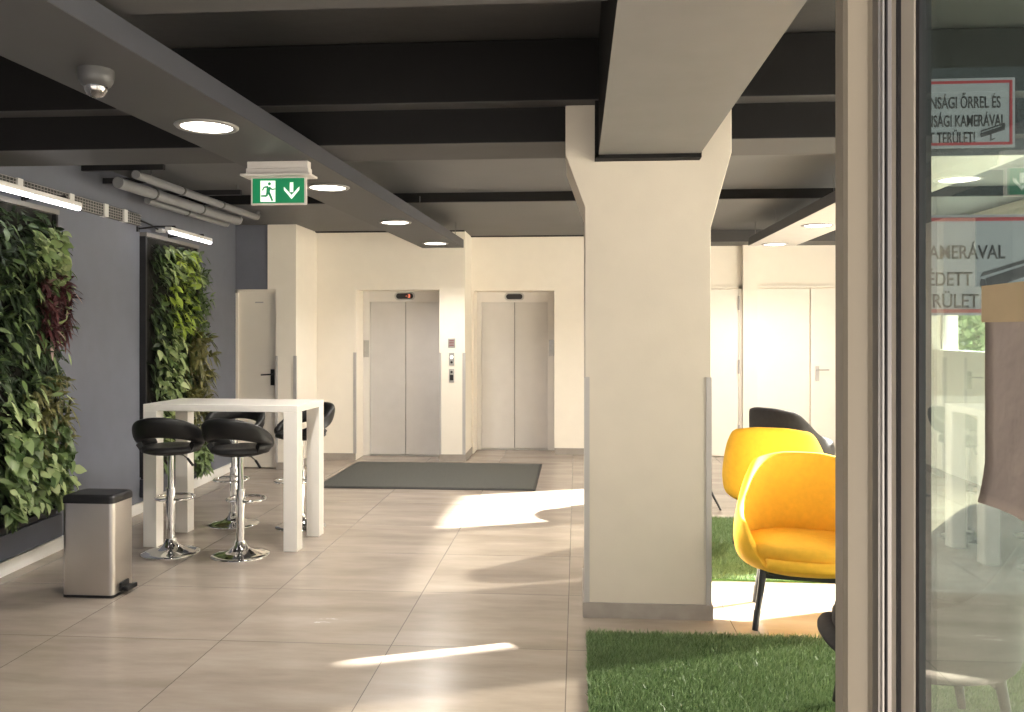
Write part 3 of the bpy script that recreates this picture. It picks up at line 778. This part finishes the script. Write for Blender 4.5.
# ------------------------------------------------------------------ mats
r = thing('doormat', 'flat charcoal doormat in front of the elevators', 'doormat', (-1.56, 9.56, 0), 0)
stack(MB(), [(1.14, .86, .02, 0), (1.14, .86, .02, .008), (1.125, .845, .02, .012)]).build('border', M['matedge'], r)
B(-1.11, 1.11, -.83, .83, .010, .017).build('pile', M['doormat'], r)

def turf(label, x0, x1, y0, y1, n, seed):
    r = thing('grass_mat', label, 'artificial grass', ((x0 + x1) / 2, (y0 + y1) / 2, 0), 0, 'green artificial grass mats')
    hx, hy = (x1 - x0) / 2, (y1 - y0) / 2
    B(-hx, hx, -hy, hy, 0, .012).build('backing', M['turfbase'], r)
    g = np.random.default_rng(seed)
    p = np.stack([g.uniform(-hx, hx, n), g.uniform(-hy, hy, n), np.full(n, .010)], 1)
    a = g.uniform(0, 2 * np.pi, n); wd = g.uniform(.0022, .004, n)
    side = np.stack([np.cos(a), np.sin(a), np.zeros(n)], 1) * wd[:, None]
    h = g.uniform(.018, .034, n); ln = g.normal(0, .011, (n, 2)) + np.array([.003, -.003])
    tip = p + np.stack([ln[:, 0], ln[:, 1], h], 1)
    v = np.empty((n * 3, 3)); v[0::3] = p - side; v[1::3] = p + side; v[2::3] = tip
    me = bpy.data.meshes.new('pile'); me.vertices.add(n * 3); me.vertices.foreach_set('co', v.ravel())
    me.loops.add(n * 3); me.loops.foreach_set('vertex_index', np.arange(n * 3, dtype=np.int32))
    me.polygons.add(n); me.polygons.foreach_set('loop_start', np.arange(0, n * 3, 3, dtype=np.int32)); me.polygons.foreach_set('loop_total', np.full(n, 3, dtype=np.int32))
    me.materials.append(M['turf']); me.update(calc_edges=True); me.validate()
    o = bpy.data.objects.new('grass_pile', me); COL.objects.link(o); o.parent = r; o['kind'] = 'stuff'
    return r
turf('artificial grass mat in the foreground, at the foot of the column', .05, 2.45, 2.6, 4.61, 110000, 1)
turf('artificial grass mat behind the column, under the yellow armchair facing away', .25, 2.75, 5.66, 7.50, 70000, 2)

# ------------------------------------------------------------------ armchairs
def sm(a, b, x):
    t = min(1, max(0, (x - a) / (b - a))); return t * t * (3 - 2 * t)
def make_chair(shellm, seatm):
    r = thing('armchair', 'x', 'armchair', (0, 0, 0), 0)
    NT, NV = 64, 12; vs = []
    def plan(th):
        s, c_ = math.sin(th), math.cos(th); e = .82
        return (.385 * math.copysign(abs(s) ** e, s), .335 * math.copysign(abs(c_) ** e, c_))
    def top(deg):
        d = abs(deg)
        return .89 - .025 * sm(8, 50, d) - .24 * sm(46, 92, d) - .05 * sm(85, 115, d) - .215 * sm(114, 152, d)
    for i in range(NT):
        deg = -180 + 360 * i / NT; th = math.radians(deg); px_, py_ = plan(th); H = top(deg)
        bk = sm(-.3, .9, math.cos(th))
        for j in range(NV + 1):
            v = j / NV
            if v < .38:
                q = v / .38; k = .42 + .55 * math.sin(q * PI / 2); z = .285 + .095 * (1 - math.cos(q * PI / 2)); k = min(k, .985)
            else:
                q = (v - .38) / .62; z = .38 + (H - .38) * q; k = .985 + .03 * math.sin(q * PI) * (H > .5)
            zz = max(0, (z - .46) / .42)
            kx = k * (1 - .09 * zz ** 1.2); ky = k
            x = px_ * kx; y = py_ * ky + .085 * zz * bk
            vs.append((x, y, z))
    mb = MB(); W = NV + 1
    mb.add(vs, [(i * W + j, ((i + 1) % NT) * W + j, ((i + 1) % NT) * W + j + 1, i * W + j + 1) for i in range(NT) for j in range(NV)], True)
    mb.add([vs[i * W] for i in range(NT)], [tuple(range(NT))], True)
    mb.build('shell', shellm, r, solid=.042, subsurf=1)
    # cushion
    mb = MB(); rows = [(.90, .375), (.93, .40), (.925, .435), (.88, .456), (.70, .463), (.3, .462)]; vv = []
    for k, z in rows:
        for i in range(NT):
            px_, py_ = plan(math.radians(360 * i / NT)); vv.append((px_ * k * .93, py_ * k * .95 - .022, z))
    mb.add(vv, [(i * NT + k, i * NT + (k + 1) % NT, (i + 1) * NT + (k + 1) % NT, (i + 1) * NT + k) for i in range(len(rows) - 1) for k in range(NT)], True)
    mb.add(vv[:NT], [tuple(range(NT - 1, -1, -1))]); mb.add(vv[-NT:], [tuple(range(NT))], True)
    mb.build('seat', seatm, r)
    MB().box(-.225, .225, -.215, -.185, .275, .30).box(-.225, .225, .185, .215, .275, .30).box(-.02, .02, -.20, .20, .278, .297).build('leg_frame', M['blackmetal'], r)
    for sx in (-1, 1):
        for sy in (-1, 1):
            MB().path([(sx * .225, sy * .20, .32), (sx * .24, sy * .217, .20), (sx * .256, sy * .236, .105), (sx * .257, sy * .237, .103), (sx * .27, sy * .255, 0)],
                      [.021, .018, .0165, .0195, .016], 12).build('leg', M['blackmetal'], r)
    return r
G = 'tub armchairs by the windows'
y1 = make_chair(M['yellow'], M['yellowin'])
y1.location = (1.275, 4.935, 0.0); y1.rotation_euler = (0, 0, -.20); y1['label'] = 'mustard yellow tub armchair facing the doorway, nearest the grass mat edge'; y1['group'] = 'yellow tub armchairs'
dup(y1, (1.50, 6.66, .038), PI - .30, 'mustard yellow tub armchair partly hidden behind the nearer yellow one', 'yellow tub armchairs')
b1 = make_chair(M['blackcloth'], M['blackcloth'])
b1.location = (2.10, 8.60, 0); b1.rotation_euler = (0, 0, PI * .72); b1['label'] = 'charcoal tub armchair rising behind the two yellow ones, before the back doors'; b1['group'] = 'dark tub armchairs'
r = thing('side_table', 'low round side table behind the column, one slim black leg showing', 'side table', (.88, 7.95, 0), -.15)
MB().lathe([(.28, .425), (.295, .43), (.30, .44), (.295, .45), (.28, .452)], 40).build('tabletop', M['white'], r)
for k in range(3):
    a = 2 * PI * k / 3
    MB().tube((.20 * math.cos(a), .20 * math.sin(a), .426), (.42 * math.cos(a), .42 * math.sin(a), 0), .013, .010, n=10).build('leg', M['blackmetal'], r)
dup(b1, (1.345, 3.49, .038), -PI / 2 - .05, 'dark tub armchair at the doorway frame, on the foreground grass mat', 'dark tub armchairs')

# ------------------------------------------------------------------ doorway: jamb, track profiles, glass door
r = thing('door_jamb', 'cream aluminium door jamb with grey track beside the glass door', 'door jamb', (.36, 1.2, 0), 0)
ZT = 2.5
mb = MB(); pts = [(-.0105, -.004), (-.0115, -.040), (-.008, -.05), (.017, -.05), (.017, -.044), (.026, -.044), (.026, -.004)]
vs = [(x, y, 0) for x, y in pts] + [(x, y, ZT) for x, y in pts]; n = len(pts)
mb.add(vs, [tuple(range(n)), tuple(range(2 * n - 1, n - 1, -1))] + [(k, n + k, n + (k + 1) % n, (k + 1) % n) for k in range(n)])
mb.build('post', M['alu'], r)
B(.0262, .0290, -.05, -.01, 0, ZT).build('gasket', M['gasket'], r)
B(.0250, .05, -.066, -.01, 0, ZT).build('track', M['alugrey'], r)
B(.0285, .0305, -.071, -.065, 0, ZT).build('track_lip', M['alubright'], r)
B(.0335, .0350, -.071, -.065, 0, ZT).build('track_lip', M['gasket'], r)
r = thing('glass_door', 'open glass door leaf in a cream frame, reflecting the lobby', 'glass door', (.383, .5, 0), 0)
mb = MB().box(-.012, .012, .532, .548, 0.01, ZT).box(-.0085, .0085, .490, .532, .01, ZT)
mb.build('stile', M['alu_lit'], r)
B(-.0125, .0125, .5275, .5325, .01, ZT).build('groove', M['gasket'], r)
B(-.0065, .0065, .480, .4905, .05, ZT - .05).build('gasket', M['gasket'], r)
B(-.012, .012, -.42, .487, ZT - .06, ZT).build('top_rail', M['alu'], r)
B(-.012, .012, -.42, .487, .01, .09).build('bottom_rail', M['alu'], r)
B(-.012, .012, -.48, -.42, .01, ZT).build('rear_stile', M['alu'], r)
B(-.003, .003, -.42, .482, .09, ZT - .06).build('pane', M['glass'], r)
# paper taped on the door pane
r = thing('paper_sheet', 'brown paper sheet taped on the glass door', 'paper', (.3795, .83, 0), 0)
mb = MB(); nx, nz = 16, 20; vs = []
for i in range(nx + 1):
    for j in range(nz + 1):
        yy = -.30 * i / nx; zz = 1.655 - .195 * j / nz
        cv = max(0, (j / nz - .8)) / .2; ce = math.exp(-i / 2.0)
        xx = -.0015 - .003 * cv * cv * (1 + .5 * math.sin(i * 1.3)) - .002 * cv * ce
        vs.append((xx, yy + .004 * cv * ce, zz + .002 * math.sin(i * .9) * cv))
mb.add(vs, [(i * (nz + 1) + j, (i + 1) * (nz + 1) + j, (i + 1) * (nz + 1) + j + 1, i * (nz + 1) + j + 1) for i in range(nx) for j in range(nz)], True)
mb.build('sheet', M['paper'], r, solid=.0006)
B(-.0032, -.0022, -.30, .003, 1.628, 1.662).build('tape', M['tape'], r)

# ------------------------------------------------------------------ warning notices on the facade pane
def text(s, parent, x_right, z, hgt, width, y, name='lettering', m='signink'):
    cu = bpy.data.curves.new('t', 'FONT'); cu.body = s; cu.size = 1; cu.extrude = 0.0; cu.offset = 0.013
    tmp = bpy.data.objects.new('t', cu); COL.objects.link(tmp)
    dg = bpy.context.evaluated_depsgraph_get()
    me = bpy.data.meshes.new_from_object(tmp.evaluated_get(dg))
    bpy.data.objects.remove(tmp)
    co = np.empty(len(me.vertices) * 3); me.vertices.foreach_get('co', co); co = co.reshape(-1, 3)
    x0, x1 = co[:, 0].min(), co[:, 0].max(); base = 0.0
    cap = 0.70
    out = np.empty_like(co); out[:, 0] = (co[:, 0] - x1) / (x1 - x0) * width + x_right; out[:, 1] = y; out[:, 2] = co[:, 1] / cap * hgt + z
    me.vertices.foreach_set('co', out.ravel()); me.update(); me.materials.clear(); me.materials.append(M[m])
    o = bpy.data.objects.new(name, me); COL.objects.link(o); o.parent = parent
    s_ = o.modifiers.new('thickness', 'SOLIDIFY'); s_.thickness = .0006; s_.offset = 0
    return o
def cctv(parent, x0, z0, wd, y):
    mb = MB(); h = wd * .16
    P = lambda u, v: (x0 + wd * u, z0 + wd * v)
    mb.prism([P(.12, .02), P(.10, .20), P(1.0, .50), P(1.0, .30)], y - .001, y)
    mb.prism([P(.0, .22), P(.06, .30), P(1.0, .60), P(1.0, .54)], y - .001, y)
    mb.prism([P(.0, .10), P(.02, .19), P(.09, .18), P(.11, .03), P(.04, .0)], y - .001, y)
    mb.prism([P(.40, .12), P(.46, .14), P(.46, -.08), P(.62, -.02), P(.60, -.08), P(.40, -.16)], y - .001, y)
    mb.build('camera_pictogram', M['signink'], parent)
def notice(label, x0, x1, z0, z1, b):
    r = thing('warning_sign', label, 'sign', (0, 1.995, 0), 0, 'security notices on the glass')
    B(x0, x1, .002, .006, z0, z1).build('board', M['signface'], r)
    i = .006
    bd = MB().box(x0 + i, x1 - i, .0005, .002, z1 - i - b, z1 - i).box(x0 + i, x1 - i, .0005, .002, z0 + i, z0 + i + b)
    bd.box(x0 + i, x0 + i + b, .0005, .002, z0 + i + b, z1 - i - b).box(x1 - i - b, x1 - i, .0005, .002, z0 + i + b, z1 - i - b)
    bd.build('border', M['signred'], r)
    return r
r = notice('small red-bordered security notice with lettering, above the larger notice', .668, .974, 2.030, 2.186, .006)
text('BIZTONSÁGI ŐRREL ÉS', r, .943, 2.119, .0255, .212, .001)
text('BIZTONSÁGI KAMERÁVAL', r, .953, 2.078, .0255, .225, .001)
text('VÉDETT TERÜLET!', r, .888, 2.040, .0255, .158, .001)
cctv(r, .899, 2.053, .053, .0015)
r = notice('large red-bordered security notice, lower one, half covered by taped paper', .735, 1.22, 1.655, 1.880, .008)
text('KAMERÁVAL', r, .953, 1.782, .030, .185, .001)
text('VÉDETT', r, .882, 1.722, .030, .118, .001)
text('TERÜLET', r, .896, 1.673, .030, .140, .001)
cctv(r, .898, 1.712, .13, .0015)

# ------------------------------------------------------------------ tree outside the clear window
r = thing('tree', 'leafy green tree outside, glimpsed through the far window', 'tree', (9.2, 20.5, -.13))
MB().path([(0, 0, 0), (.05, 0, .8), (-.03, .05, 1.6), (.05, 0, 2.4)], [.14, .11, .09, .06], 10).build('trunk', M['bark'], r)
mb = MB()
for _ in range(2600):
    a = Vector((rnd.gauss(0, 1), rnd.gauss(0, 1), rnd.gauss(0, 1))).normalized() * (1.55 * rnd.random() ** .45)
    leaf(mb, Vector((a.x, a.y, 2.3 + a.z * .95)), Vector((rnd.uniform(-1, 1), rnd.uniform(-1, 1), rnd.uniform(-1, .4))), Vector((rnd.uniform(-.5, .5), rnd.uniform(-.5, .5), 1)), .20, .11, .2, 'oval')
mb.build('crown', M['leaflight'], r)
